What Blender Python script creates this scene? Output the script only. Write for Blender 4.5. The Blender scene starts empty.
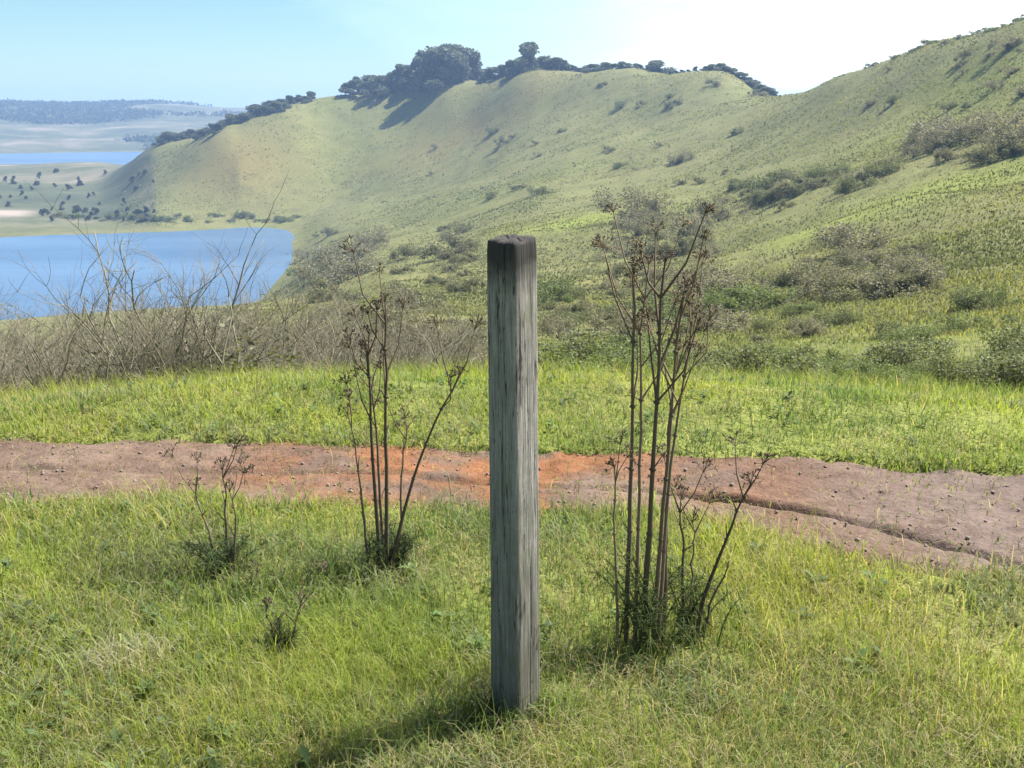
import bpy, math, random
import numpy as np

random.seed(7)
RNG = np.random.default_rng(11)
R = math.radians
S = bpy.context.scene
COL = S.collection

# ------------------------------------------------------------------ camera
F_PX, PITCH, CAM_Z = 1098.0, R(14.3), 1.6
cam = bpy.data.cameras.new('camera')
cam.sensor_width = 36.0
cam.lens = 36.0 * F_PX / 1024.0
cam.clip_start, cam.clip_end = 0.05, 20000
camo = bpy.data.objects.new('camera', cam)
COL.objects.link(camo)
camo.location = (0, 0, CAM_Z)
camo.rotation_euler = (math.pi / 2 - PITCH, 0, 0)
S.camera = camo


def ray(x, y):
    """World direction seen at a place of the 1024 x 768 photo."""
    fx, fy = (x - 512) / F_PX, -(y - 384) / F_PX
    c, s = math.cos(PITCH), math.sin(PITCH)
    return np.array([fx, c + fy * s, -s + fy * c])


# ------------------------------------------------------------------ noise
def _hash(ix, iy, seed):
    h = (ix.astype(np.int64) * 374761393 + iy.astype(np.int64) * 668265263 + seed * 974634777) & 0x7fffffff
    h = ((h ^ (h >> 13)) * 1274126177) & 0x7fffffff
    h = h ^ (h >> 16)
    return (h & 0xffff) / 65535.0


def vnoise(x, y, seed=0):
    x, y = np.asarray(x, float), np.asarray(y, float)
    ix, iy = np.floor(x), np.floor(y)
    fx, fy = x - ix, y - iy
    fx, fy = fx * fx * (3 - 2 * fx), fy * fy * (3 - 2 * fy)
    a, b = _hash(ix, iy, seed), _hash(ix + 1, iy, seed)
    c, d = _hash(ix, iy + 1, seed), _hash(ix + 1, iy + 1, seed)
    return (a + (b - a) * fx) * (1 - fy) + (c + (d - c) * fx) * fy - 0.5


def fbm(x, y, octs=4, seed=0):
    v, a = 0.0, 1.0
    x, y = np.asarray(x, float), np.asarray(y, float)
    for k in range(octs):
        v = v + a * vnoise(x, y, seed + k * 17)
        x, y, a = x * 2.03 + 5.1, y * 2.03 + 1.7, a * 0.5
    return v


# ------------------------------------------------------------------ terrain
ZW = -70.0                                     # level of the bay


def pchip(xk, yk, x):
    xk, yk = np.asarray(xk, float), np.asarray(yk, float)
    h = np.diff(xk)
    d = np.diff(yk) / h
    m = np.zeros(len(xk))
    for i in range(1, len(xk) - 1):
        if d[i - 1] * d[i] > 0:
            w1, w2 = 2 * h[i] + h[i - 1], h[i] + 2 * h[i - 1]
            m[i] = (w1 + w2) / (w1 / d[i - 1] + w2 / d[i])
    m[0], m[-1] = d[0], d[-1]
    i = np.clip(np.searchsorted(xk, x) - 1, 0, len(h) - 1)
    t = (x - xk[i]) / h[i]
    t = np.clip(t, 0, 1)
    return ((2 * t**3 - 3 * t**2 + 1) * yk[i] + (t**3 - 2 * t**2 + t) * h[i] * m[i]
            + (-2 * t**3 + 3 * t**2) * yk[i + 1] + (t**3 - t**2) * h[i] * m[i + 1])


BENCH = [(0.2, 0.0), (3, 0.0), (6.2, 0.0), (7, -.16), (8, -.42), (10, -.98), (15, -2.6)]


def zrow(x, y, r):
    d = ray(x, y)
    return CAM_Z + r * d[2] / math.hypot(d[0], d[1])


def column(x, pts, zs=()):
    """pts: (distance, row) on the visible face; zs: (distance, height) elsewhere."""
    k = [(r, zrow(x, y, r)) for r, y in pts] + list(zs) + BENCH
    k.sort()
    d = ray(x, 200)
    return math.atan2(d[0], d[1]), k


FARBAY = [(1350, -63), (1550, -74), (1750, -74), (1850, -69.5)]
OUT = [(4200, -20), (6500, -60)]
NEARBAY = [(30, -7), (80, -20), (200, -40), (350, -60), (405, -69.6), (420, -71), (500, -78), (645, -74), (672, -69.6)]
HID = [(1500, -66), (2600, -40), (4200, -20), (6500, -60)]
cols = [
    column(-500, [(850, 195), (1150, 170), (2300, 135), (3000, 104)], NEARBAY + FARBAY + OUT),
    column(0, [(850, 203), (1150, 172), (2300, 128), (3000, 103)], NEARBAY + FARBAY + OUT),
    column(95, [(850, 203), (1150, 166), (2300, 128), (3000, 104)], NEARBAY + FARBAY + OUT),
    column(165, [(790, 188), (950, 143), (2300, 126), (3000, 103)], NEARBAY + [(1150, -60)] + FARBAY[1:] + OUT),
    column(240, [(150, 305), (760, 178), (870, 123), (2300, 126), (3000, 108)],
           [(30, -7), (70, -15), (300, -52), (405, -69.3), (420, -71), (500, -74), (600, -73), (690, -69.5), (1080, -50), (1550, -74), (1850, -69.5)] + OUT),
    column(236, [(150, 305), (760, 180), (862, 124), (2300, 126), (3000, 108)],
           [(30, -7), (70, -15), (300, -52), (405, -69.4), (420, -71), (500, -73), (600, -73), (688, -69.5), (1080, -50), (1550, -74), (1850, -69.5)] + OUT),
    column(288, [(150, 303), (770, 176), (890, 107), (2300, 126), (3000, 112)],
           [(30, -7), (70, -15), (300, -49), (405, -63), (480, -68.3), (540, -70.3), (610, -70.6), (668, -69.5), (1090, -50), (1550, -74), (1850, -69.5)] + OUT),
    column(332, [(30, 378), (60, 335), (150, 302), (300, 272), (450, 247), (600, 226), (700, 206), (780, 170), (850, 130), (905, 98)], [(1100, -20)] + HID),
    column(390, [(28, 380), (60, 338), (140, 296), (300, 256), (470, 230), (640, 203), (740, 170), (820, 134), (898, 91)], [(1050, -15)] + HID),
    column(460, [(25, 383), (60, 345), (120, 302), (270, 252), (440, 216), (620, 183), (750, 141), (872, 79)], [(1000, -10)] + HID),
    column(540, [(25, 384), (58, 345), (115, 300), (250, 246), (400, 200), (570, 158), (710, 112), (805, 69)], [(960, -10)] + HID),
    column(630, [(25, 384), (55, 345), (108, 300), (220, 244), (350, 195), (510, 150), (640, 104), (735, 66)], [(880, -10)] + HID),
    column(715, [(22, 384), (50, 345), (90, 300), (185, 247), (290, 195), (440, 147), (570, 102), (660, 70)], [(800, -10)] + HID),
    column(785, [(22, 385), (45, 348), (80, 300), (155, 247), (240, 194), (360, 145), (540, 92)], [(740, -15)] + HID),
    column(850, [(20, 386), (40, 350), (72, 300), (135, 244), (210, 187), (320, 130), (480, 68)], [(640, -5)] + HID),
    column(940, [(20, 388), (36, 355), (64, 300), (115, 240), (180, 180), (275, 110), (400, 39)], [(560, 0)] + HID),
    column(1024, [(20, 388), (33, 360), (58, 300), (100, 240), (155, 180), (235, 100), (350, 12)], [(500, 5)] + HID),
    column(1200, [(20, 390), (32, 360), (54, 300), (92, 230), (135, 160), (205, 70), (320, -50)], [(420, 15)] + HID),
    column(1900, [(20, 390), (32, 360), (52, 300), (85, 230), (120, 160), (175, 90), (270, 10)], [(420, 15)] + HID),
]
cols.sort()
LR = np.linspace(math.log(0.25), math.log(6500), 900)
RING = np.exp(LR)
prof = np.array([pchip(*zip(*k), RING) for _, k in cols])       # columns x rings
AZK = np.array([a for a, _ in cols])
AZT = np.linspace(AZK[0], AZK[-1], 700)
TAB = np.array([pchip(AZK, prof[:, j], AZT) for j in range(len(RING))]).T   # az x ring


def path_mid(x):          # centre line and half width of the trail, metres from the camera
    x = np.asarray(x, float)
    k = [-9, -2.6, -1.0, 0.2, 0.75, 0.95, 1.3, 2.0, 3.0, 9]
    up = np.interp(x, k, [5.6, 5.25, 5.10, 4.98, 4.92, 4.85, 4.82, 4.80, 4.75, 4.4])
    lo = np.interp(x, k, [4.7, 4.38, 4.30, 4.22, 4.14, 4.00, 3.72, 3.45, 3.10, 1.4])
    return (up + lo) / 2, (up - lo) / 2


def path_mask(x, y):
    yc, hw = path_mid(x)
    w = 0.10 * fbm(x * 2.2, y * 2.2, 3, 31) + 0.05 * fbm(x * 9, y * 9, 2, 77)
    return np.clip((hw - np.abs(y - yc) + w) / 0.12 + 0.5, 0, 1)


def rut_depth(x, y):
    u = y - np.interp(x, [-9, -1, .3, .6, .92, 1.3, 1.75, 2.5, 9], [4.95, 4.72, 4.52, 4.45, 4.36, 4.14, 3.70, 3.1, .5]) + .05 * vnoise(x * 3, 0 * x, 5)
    a = np.interp(x, [-3, 0.5, .9, 9], [.25, .35, 1, 1])
    return a * np.exp(-np.abs(u / 0.036)**3)


def height(x, y, detail=True):
    x, y = np.asarray(x, float), np.asarray(y, float)
    r = np.maximum(np.hypot(x, y), 0.26)
    az = np.arctan2(x, y)
    az = np.where(np.abs(az) > 2.2, np.sign(az) * (math.pi - np.abs(az)) * 2.2 / (math.pi - 2.2), az)  # behind the camera: mirrored on
    u = np.clip((az - AZT[0]) / (AZT[1] - AZT[0]), 0, len(AZT) - 1.001)
    v = np.clip((np.log(r) - LR[0]) / (LR[1] - LR[0]), 0, len(LR) - 1.001)
    iu, iv = u.astype(int), v.astype(int)
    fu, fv = u - iu, v - iv
    z = ((TAB[iu, iv] * (1 - fv) + TAB[iu, iv + 1] * fv) * (1 - fu)
         + (TAB[iu + 1, iv] * (1 - fv) + TAB[iu + 1, iv + 1] * fv) * fu)
    amp = np.clip((r - 20) / 120, 0, 1)
    z = z + amp * (3.2 * fbm(x / 45, y / 45, 4, 3)) * np.clip((z - ZW) / 12, 0.22, 1)
    z = z + 0.25 * np.clip((r - 8) / 12, 0, 1) * fbm(x / 4, y / 4, 3, 9) * (r < 400)
    if detail:
        k = np.clip(1.2 - r / 12, 0, 1)
        z = z + k * (0.09 * fbm(x / 1.3, y / 1.3, 3, 41) + 0.02 * fbm(x * 4, y * 4, 2, 51))
    return z


def hz(x, y):
    return float(height(np.array([x]), np.array([y]))[0])


def hit(px, py, r0=1.0, r1=4000):
    """Where the sight line of a photo place first meets the ground."""
    d = ray(px, py)
    d = d / math.hypot(d[0], d[1])
    r = np.exp(np.linspace(math.log(r0), math.log(r1), 1500))
    z = CAM_Z + r * d[2]
    below = np.nonzero(z < height(d[0] * r, d[1] * r))[0]
    if len(below) == 0:
        return None
    q = r[below[0]]
    return d[0] * q, d[1] * q, hz(d[0] * q, d[1] * q), q


# ------------------------------------------------------------------ mesh helpers
def mesh_np(name, V, quads=None, tris=None, col=None, smooth=False):
    V = np.asarray(V, np.float32)
    me = bpy.data.meshes.new(name)
    q = np.zeros((0, 4), np.int32) if quads is None else np.asarray(quads, np.int32)
    t = np.zeros((0, 3), np.int32) if tris is None else np.asarray(tris, np.int32)
    me.vertices.add(len(V))
    me.vertices.foreach_set('co', V.ravel())
    me.loops.add(q.size + t.size)
    me.loops.foreach_set('vertex_index', np.concatenate([q.ravel(), t.ravel()]).astype(np.int32))
    me.polygons.add(len(q) + len(t))
    me.polygons.foreach_set('loop_start', np.concatenate([np.arange(len(q)) * 4, q.size + np.arange(len(t)) * 3]).astype(np.int32))
    if smooth:
        me.polygons.foreach_set('use_smooth', np.ones(len(q) + len(t), bool))
    if col is not None:
        a = me.color_attributes.new('tint', 'FLOAT_COLOR', 'POINT')
        c = np.ones((len(V), 4), np.float32)
        c[:, :3] = col
        a.data.foreach_set('color', c.ravel())
    me.update(calc_edges=True)
    me.validate()
    return me


def link(name, me, mat, parent=None):
    o = bpy.data.objects.new(name, me)
    if mat and not me.materials:
        me.materials.append(mat)
    COL.objects.link(o)
    if parent:
        o.parent = parent
    return o


def empty(name, loc, rz=0.0):
    o = bpy.data.objects.new(name, None)
    o.empty_display_size = 0.2
    o.location, o.rotation_euler = loc, (0, 0, rz)
    COL.objects.link(o)
    return o


def tag(o, label=None, cat=None, group=None, kind=None):
    for k, v in (('label', label), ('category', cat), ('group', group), ('kind', kind)):
        if v:
            o[k] = v
    return o


KIDS = {}


def copy_tree(o, parent=None):
    c = o.copy()
    COL.objects.link(c)
    if parent:
        c.parent = parent
    for ch in list(o.children):
        copy_tree(ch, c)
    return c


class Geo:
    """Collects vertices and faces for one mesh."""
    def __init__(s):
        s.V, s.Q, s.T, s.C, s.n = [], [], [], [], 0

    def add(s, V, Q=None, T=None, C=None):
        V = np.asarray(V, float)
        if Q is not None and len(Q):
            s.Q.append(np.asarray(Q) + s.n)
        if T is not None and len(T):
            s.T.append(np.asarray(T) + s.n)
        s.V.append(V)
        s.C.append(np.broadcast_to(np.asarray((.5, .5, .5) if C is None else C, float), (len(V), 3)))
        s.n += len(V)

    def tube(s, P, rad, k=5, C=None):
        P = np.asarray(P, float)
        n = len(P)
        rad = np.broadcast_to(np.asarray(rad, float), (n,))
        t = np.gradient(P, axis=0)
        t /= np.linalg.norm(t, axis=1)[:, None] + 1e-9
        ref = np.array([1.0, 0.13, 0.07]) if abs(t[0][0]) < .8 else np.array([0.1, 1.0, 0.1])
        a = np.cross(t, ref)
        a /= np.linalg.norm(a, axis=1)[:, None]
        b = np.cross(t, a)
        ang = np.arange(k) * 2 * math.pi / k
        V = (P[:, None] + rad[:, None, None] * (np.cos(ang)[None, :, None] * a[:, None] + np.sin(ang)[None, :, None] * b[:, None])).reshape(-1, 3)
        i = np.arange(n - 1)[:, None] * k
        j = np.arange(k)[None]
        Q = np.stack([i + j, i + (j + 1) % k, i + k + (j + 1) % k, i + k + j], -1).reshape(-1, 4)
        V = np.vstack([V, P[-1:] + t[-1:] * rad[-1]])
        T = [[(n - 1) * k + q, (n - 1) * k + (q + 1) % k, n * k] for q in range(k)]
        s.add(V, Q, T, C)

    def mesh(s, name, smooth=False):
        return mesh_np(name, np.vstack(s.V), np.vstack(s.Q) if s.Q else None, np.vstack(s.T) if s.T else None, np.vstack(s.C), smooth)


def leaf_cards(P, size, rng, col, up=0.3, aspect=0.55):
    """Small diamond leaves at points P, normals mostly random."""
    n = len(P)
    d = rng.normal(size=(n, 3))
    d[:, 2] = np.abs(d[:, 2]) * up + d[:, 2] * (1 - up)
    d /= np.linalg.norm(d, axis=1)[:, None]
    e = np.cross(d, rng.normal(size=(n, 3)))
    e /= np.linalg.norm(e, axis=1)[:, None]
    sz = (np.asarray(size) * rng.uniform(.6, 1.4, n))[:, None]
    V = np.stack([P - d * sz, P + e * sz * aspect, P + d * sz, P - e * sz * aspect], 1).reshape(-1, 3)
    Q = np.arange(4 * n).reshape(n, 4)
    return V, Q, np.repeat(np.asarray(col), 4, axis=0)


# ------------------------------------------------------------------ materials
def mat(name):
    m = bpy.data.materials.new(name)
    m.use_nodes = True
    nt = m.node_tree
    return m, nt, nt.nodes['Principled BSDF'], nt.nodes['Material Output']


def N(nt, kind, **kw):
    n = nt.nodes.new(kind)
    for k, v in kw.items():
        setattr(n, k, v)
    return n


def ramp(nt, fac, stops):
    n = N(nt, 'ShaderNodeValToRGB')
    el = n.color_ramp.elements
    while len(el) < len(stops):
        el.new(0.5)
    for e, (p, c) in zip(el, stops):
        e.position, e.color = p, (*c, 1) if len(c) == 3 else c
    nt.links.new(fac, n.inputs[0])
    return n.outputs[0]


def noise(nt, scale, detail=5, rough=0.55, vec=None, dist=0.0):
    n = N(nt, 'ShaderNodeTexNoise')
    n.inputs['Scale'].default_value = scale
    n.inputs['Detail'].default_value = detail
    n.inputs['Roughness'].default_value = rough
    n.inputs['Distortion'].default_value = dist
    if vec is not None:
        nt.links.new(vec, n.inputs['Vector'])
    return n.outputs['Fac']


def mixc(nt, fac, a, b, mode='MIX'):
    n = N(nt, 'ShaderNodeMix', data_type='RGBA', blend_type=mode)
    for sock, v in ((n.inputs[0], fac), (n.inputs[6], a), (n.inputs[7], b)):
        if isinstance(v, (int, float)):
            sock.default_value = v
        elif isinstance(v, tuple):
            sock.default_value = (*v, 1)
        else:
            nt.links.new(v, sock)
    return n.outputs[2]


def mapped(nt, scale=(1, 1, 1), coord='Object'):
    tc = N(nt, 'ShaderNodeTexCoord')
    mp = N(nt, 'ShaderNodeMapping')
    mp.inputs['Scale'].default_value = scale
    nt.links.new(tc.outputs[coord], mp.inputs[0])
    return mp.outputs[0]


def foliage_mat(name, transl=0.35, rough=0.6, tint=(1, 1, 1)):
    m, nt, p, out = mat(name)
    at = N(nt, 'ShaderNodeAttribute', attribute_name='tint')
    c = mixc(nt, 1.0, at.outputs['Color'], tint, 'MULTIPLY')
    nt.links.new(c, p.inputs['Base Color'])
    p.inputs['Roughness'].default_value = rough
    p.inputs['Specular IOR Level'].default_value = 0.25
    tr = N(nt, 'ShaderNodeBsdfTranslucent')
    nt.links.new(mixc(nt, 1.0, c, (1.25, 1.2, .7), 'MULTIPLY'), tr.inputs[0])
    mx = N(nt, 'ShaderNodeMixShader')
    mx.inputs[0].default_value = transl
    nt.links.new(p.outputs[0], mx.inputs[1])
    nt.links.new(tr.outputs[0], mx.inputs[2])
    nt.links.new(mx.outputs[0], out.inputs[0])
    return m


M_GRASS = foliage_mat('grass blades', 0.5)
M_LEAF = foliage_mat('shrub leaves', 0.4)
M_STEM = foliage_mat('dry stems', 0.05, 0.8)

# ground: soil under grass near by, patchy grassland on the hills
M_GROUND, nt, p, out = mat('grassland')
v = mapped(nt)
big = noise(nt, 0.011, 6, .6, v, 0.4)
med = noise(nt, 0.09, 6, .62, v)
fine = noise(nt, 0.9, 6, .7, v)
vfine = noise(nt, 9.0, 4, .7, v)
c1 = ramp(nt, big, [(.30, (.105, .122, .042)), (.46, (.135, .138, .052)), (.56, (.158, .150, .062)), (.70, (.125, .145, .038))])
c2 = ramp(nt, med, [(.34, (.070, .080, .036)), (.47, (.130, .132, .053)), (.64, (.170, .172, .074))])
c = mixc(nt, .5, c1, c2)
c3 = ramp(nt, fine, [(.30, (.45, .50, .40)), (.5, (1, 1, 1)), (.72, (1.35, 1.28, 1.2))])
c = mixc(nt, .85, c, c3, 'MULTIPLY')
c4 = ramp(nt, vfine, [(.3, (.65, .65, .6)), (.7, (1.25, 1.25, 1.2))])
c = mixc(nt, .6, c, c4, 'MULTIPLY')
at = N(nt, 'ShaderNodeAttribute', attribute_name='tint')       # vertex tint = kind of ground cover (rust grass, lush, far woods)
sep = N(nt, 'ShaderNodeSeparateColor')
nt.links.new(at.outputs['Color'], sep.inputs[0])
c = mixc(nt, sep.outputs[0], c, mixc(nt, .75, (.150, .112, .042), c3, 'MULTIPLY'))
c = mixc(nt, sep.outputs[1], c, mixc(nt, .75, (.165, .195, .040), c3, 'MULTIPLY'))
dk = ramp(nt, noise(nt, .007, 10, .72, v, .5), [(.34, (.030, .042, .032)), (.48, (.075, .085, .050)), (.58, (.15, .135, .10)), (.70, (.26, .22, .21))])
c = mixc(nt, sep.outputs[2], c, dk)
c = mixc(nt, N(nt, 'ShaderNodeAttribute', attribute_name='sand').outputs['Fac'], c, (.30, .25, .22))      # sand bank across the water
nt.links.new(c, p.inputs['Base Color'])
p.inputs['Roughness'].default_value = 0.9
p.inputs['Specular IOR Level'].default_value = 0.1
b = N(nt, 'ShaderNodeBump')
b.inputs['Strength'].default_value = 0.7
b.inputs['Distance'].default_value = 0.5
nt.links.new(fine, b.inputs['Height'])
nt.links.new(b.outputs[0], p.inputs['Normal'])

M_PATH, nt, p, out = mat('trodden earth')
v = mapped(nt)
n1, n2, n3 = noise(nt, 1.3, 5, .6, v), noise(nt, 9, 6, .7, v), noise(nt, 70, 3, .6, v)
c = ramp(nt, n1, [(.32, (.100, .065, .051)), (.5, (.130, .090, .071)), (.68, (.165, .121, .096))])
at = N(nt, 'ShaderNodeAttribute', attribute_name='tint')
sep = N(nt, 'ShaderNodeSeparateColor')
nt.links.new(at.outputs['Color'], sep.inputs[0])
c = mixc(nt, sep.outputs[0], c, (.20, .088, .042))             # orange clay
c = mixc(nt, sep.outputs[1], c, (.040, .026, .020))            # damp rut
c = mixc(nt, sep.outputs[2], c, (.130, .100, .092))              # greyish dust
c = mixc(nt, .8, c, ramp(nt, n2, [(.3, (.6, .58, .55)), (.5, (1, 1, 1)), (.75, (1.3, 1.3, 1.3))]), 'MULTIPLY')
c = mixc(nt, .7, c, ramp(nt, n3, [(.3, (.7, .7, .7)), (.7, (1.25, 1.25, 1.25))]), 'MULTIPLY')
nt.links.new(c, p.inputs['Base Color'])
p.inputs['Roughness'].default_value = 0.95
p.inputs['Specular IOR Level'].default_value = 0.1
b = N(nt, 'ShaderNodeBump')
b.inputs['Strength'].default_value = 0.9
b.inputs['Distance'].default_value = 0.03
nt.links.new(n2, b.inputs['Height'])
nt.links.new(b.outputs[0], p.inputs['Normal'])

M_WATER, nt, p, out = mat('bay water')
v = mapped(nt, (0.05, 0.16, 1))
w = noise(nt, 1.0, 6, .6, v)
nt.links.new(ramp(nt, noise(nt, .12, 3, .5, v), [(.35, (.055, .105, .19)), (.65, (.085, .145, .24))]), p.inputs['Base Color'])
p.inputs['Roughness'].default_value = 0.3
p.inputs['IOR'].default_value = 1.33
b = N(nt, 'ShaderNodeBump')
b.inputs['Strength'].default_value = 0.35
b.inputs['Distance'].default_value = 1.0
nt.links.new(w, b.inputs['Height'])
nt.links.new(b.outputs[0], p.inputs['Normal'])

M_WOOD, nt, p, out = mat('weathered post wood')
v = mapped(nt, (130, 130, 6.5))
vo = mapped(nt)
grain = noise(nt, 1.0, 8, .68, v, .5)
fineg = noise(nt, 3.6, 5, .7, v)
c = ramp(nt, grain, [(.26, (.115, .10, .090)), (.42, (.245, .225, .208)), (.58, (.345, .325, .310)), (.74, (.49, .465, .45))])
c = mixc(nt, .7, c, ramp(nt, fineg, [(.3, (.55, .54, .52)), (.7, (1.25, 1.25, 1.25))]), 'MULTIPLY')
crk = N(nt, 'ShaderNodeMath', operation='ABSOLUTE')
cs = N(nt, 'ShaderNodeMath', operation='SUBTRACT')
nt.links.new(noise(nt, .22, 5, .55, v, .3), cs.inputs[0])
cs.inputs[1].default_value = .5
nt.links.new(cs.outputs[0], crk.inputs[0])
c = mixc(nt, ramp(nt, crk.outputs[0], [(.0, (1, 1, 1)), (.004, (.8, .8, .8)), (.010, (0, 0, 0))]), c, (.028, .026, .024))      # drying cracks
c = mixc(nt, .55, c, ramp(nt, noise(nt, 260, 3, .7, vo), [(.3, (.7, .7, .7)), (.7, (1.3, 1.3, 1.3))]), 'MULTIPLY')
c = mixc(nt, .5, c, ramp(nt, noise(nt, 7, 4, .6, vo), [(.35, (.6, .6, .6)), (.65, (1.25, 1.25, 1.22))]), 'MULTIPLY')
lich = ramp(nt, noise(nt, 11, 6, .7, vo), [(.50, (0, 0, 0)), (.60, (1, 1, 1))])
c = mixc(nt, mixc(nt, 1.0, lich, (.32, .32, .32), 'MULTIPLY'), c, (.17, .19, .11))
geo = N(nt, 'ShaderNodeTexCoord')
sx = N(nt, 'ShaderNodeSeparateXYZ')
nt.links.new(geo.outputs['Object'], sx.inputs[0])
wob = N(nt, 'ShaderNodeMath', operation='MULTIPLY_ADD')
nt.links.new(noise(nt, 18, 5, .6, vo), wob.inputs[0])
wob.inputs[1].default_value = 0.09
nt.links.new(sx.outputs[2], wob.inputs[2])
top = ramp(nt, wob.outputs[0], [(.0, (0, 0, 0)), (1, (1, 1, 1))])
mr = N(nt, 'ShaderNodeMapRange')
mr.inputs[1].default_value, mr.inputs[2].default_value = 1.20, 1.28
nt.links.new(wob.outputs[0], mr.inputs[0])
c = mixc(nt, mr.outputs[0], c, mixc(nt, .6, (.055, .052, .050), ramp(nt, grain, [(.3, (.5, .5, .5)), (.7, (1.6, 1.6, 1.6))]), 'MULTIPLY'))   # black lichen on the top
mr2 = N(nt, 'ShaderNodeMapRange')
mr2.inputs[1].default_value, mr2.inputs[2].default_value = 0.75, 0.05
nt.links.new(wob.outputs[0], mr2.inputs[0])
c = mixc(nt, mixc(nt, 1.0, mr2.outputs[0], (.65, .65, .65), 'MULTIPLY'), c, (.085, .082, .048))      # damp, mossy foot
nt.links.new(c, p.inputs['Base Color'])
p.inputs['Roughness'].default_value = 0.9
p.inputs['Specular IOR Level'].default_value = 0.15
b = N(nt, 'ShaderNodeBump')
b.inputs['Strength'].default_value = 0.8
b.inputs['Distance'].default_value = 0.004
nt.links.new(grain, b.inputs['Height'])
nt.links.new(b.outputs[0], p.inputs['Normal'])

M_STONE, nt, p, out = mat('pale pebbles')
nt.links.new(ramp(nt, noise(nt, 6, 3), [(.3, (.13, .095, .075)), (.7, (.24, .19, .16))]), p.inputs['Base Color'])
p.inputs['Roughness'].default_value = .9

# ------------------------------------------------------------------ the ground sheet
az = np.concatenate([np.linspace(-math.pi, -.72, 40)[:-1], np.linspace(-.72, .72, 440), np.linspace(.72, math.pi, 40)[1:-1]])
rr = np.concatenate([[0.02, .3, .7, 1.1, 1.4], np.arange(1.6, 8.2, .035), np.exp(np.linspace(math.log(8.25), math.log(6400), 300))])
AA, RR = np.meshgrid(az, rr)
X, Y = RR * np.sin(AA), RR * np.cos(AA)
Z = height(X, Y)
Z = Z - 0.075 * path_mask(X, Y) * (RR < 12)
na, nr = len(az), len(rr)
i = np.arange(nr - 1)[:, None] * na
j = np.arange(na)[None]
Q = np.stack([i + j, i + (j + 1) % na, i + na + (j + 1) % na, i + na + j], -1).reshape(-1, 4)[:, ::-1]
# kinds of ground cover: red = rusty dry grass, green = lush new grass, blue = far woods and town
tint = np.zeros((nr * na, 3), np.float32)
xf, yf, rf, af = X.ravel(), Y.ravel(), RR.ravel(), AA.ravel()


def blob(px, py, sx, sy):
    """Soft patch of ground cover centred where that place of the photo lies, radii in metres."""
    h = hit(px, py)
    return np.exp(-(((xf - h[0]) / sx)**2 + ((yf - h[1]) / sy)**2))


nz = fbm(xf / 30, yf / 30, 4, 60)
tint[:, 0] = np.clip(.85 * blob(245, 160, 40, 60) + .55 * blob(470, 130, 70, 60) * (nz > -.2) + .4 * blob(370, 330, 14, 12), 0, .9)
tint[:, 1] = np.clip(1.0 * blob(585, 222, 22, 22) + .8 * blob(960, 185, 16, 14) + .75 * blob(830, 225, 12, 14) + .5 * blob(1000, 80, 30, 40)
                     + .2 * blob(330, 150, 90, 90) + (rf < 22) * .45 + (rf < 60) * .12, 0, 1)
tint[:, 2] = np.clip((rf - 1700) / 200, 0, 1) * .9 + .9 * np.clip((rf - 640) / 100, 0, 1) * (rf < 1500) * (af < -.31)
sand = np.clip(1.5 * blob(8, 213, 13, 18), 0, .9)
ground_me = mesh_np('ground', np.stack([X, Y, Z], -1).reshape(-1, 3), Q, col=np.clip(tint, 0, 1), smooth=True)
a = ground_me.attributes.new('sand', 'FLOAT', 'POINT')
a.data.foreach_set('value', sand.astype(np.float32))
tag(link('ground', ground_me, M_GROUND), kind='structure')

# bay water
g = Geo()
g.add([(-6300, 200, ZW), (2000, 200, ZW), (2000, 4000, ZW), (-6300, 4000, ZW)], [(0, 1, 2, 3)])
tag(link('water', g.mesh('water'), M_WATER), kind='structure')

# trail
xs = np.arange(-7.5, 7.5, 0.03)
us = np.linspace(-1, 1, 70)
XX, UU = np.meshgrid(xs, us)
yc, hw = path_mid(XX)
edge = 0.10 * fbm(XX * 2.2, UU * 0 + np.sign(UU) * 7, 3, 31) + 0.05 * fbm(XX * 9, np.sign(UU) * 5, 2, 77)
YY = yc + UU * (hw + edge + 0.10)
rut = rut_depth(XX, YY)
rough = .012 * fbm(XX * 6, YY * 6, 4, 88) + .010 * fbm(XX * 22, YY * 22, 3, 89)
ZZ = height(XX, YY) - 0.010 + rough - 0.038 * rut - 0.045 * np.clip((np.abs(UU) - .86) / .14, 0, 1)
ny, nx = XX.shape
i = np.arange(ny - 1)[:, None] * nx
j = np.arange(nx - 1)[None]
Q = np.stack([i + j, i + j + 1, i + nx + j + 1, i + nx + j], -1).reshape(-1, 4)
pt = np.zeros((ny * nx, 3), np.float32)
xq, yq = XX.ravel(), YY.ravel()
pt[:, 0] = np.clip(np.exp(-((xq + .10) / .95)**2) * (.75 + 2.0 * fbm(xq * 3.5, yq * 5, 5, 14)), 0, .9)
pt[:, 1] = np.clip(rut.ravel() * (1.0 + .9 * fbm(xq * 4, yq * 4, 3, 15)), 0, .9)
pt[:, 2] = np.clip((xq - 1.2) / 1.0, 0, .7)
tag(link('dirt_path', mesh_np('dirt_path', np.stack([XX, YY, ZZ], -1).reshape(-1, 3), Q, col=pt, smooth=True), M_PATH), kind='structure')

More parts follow.
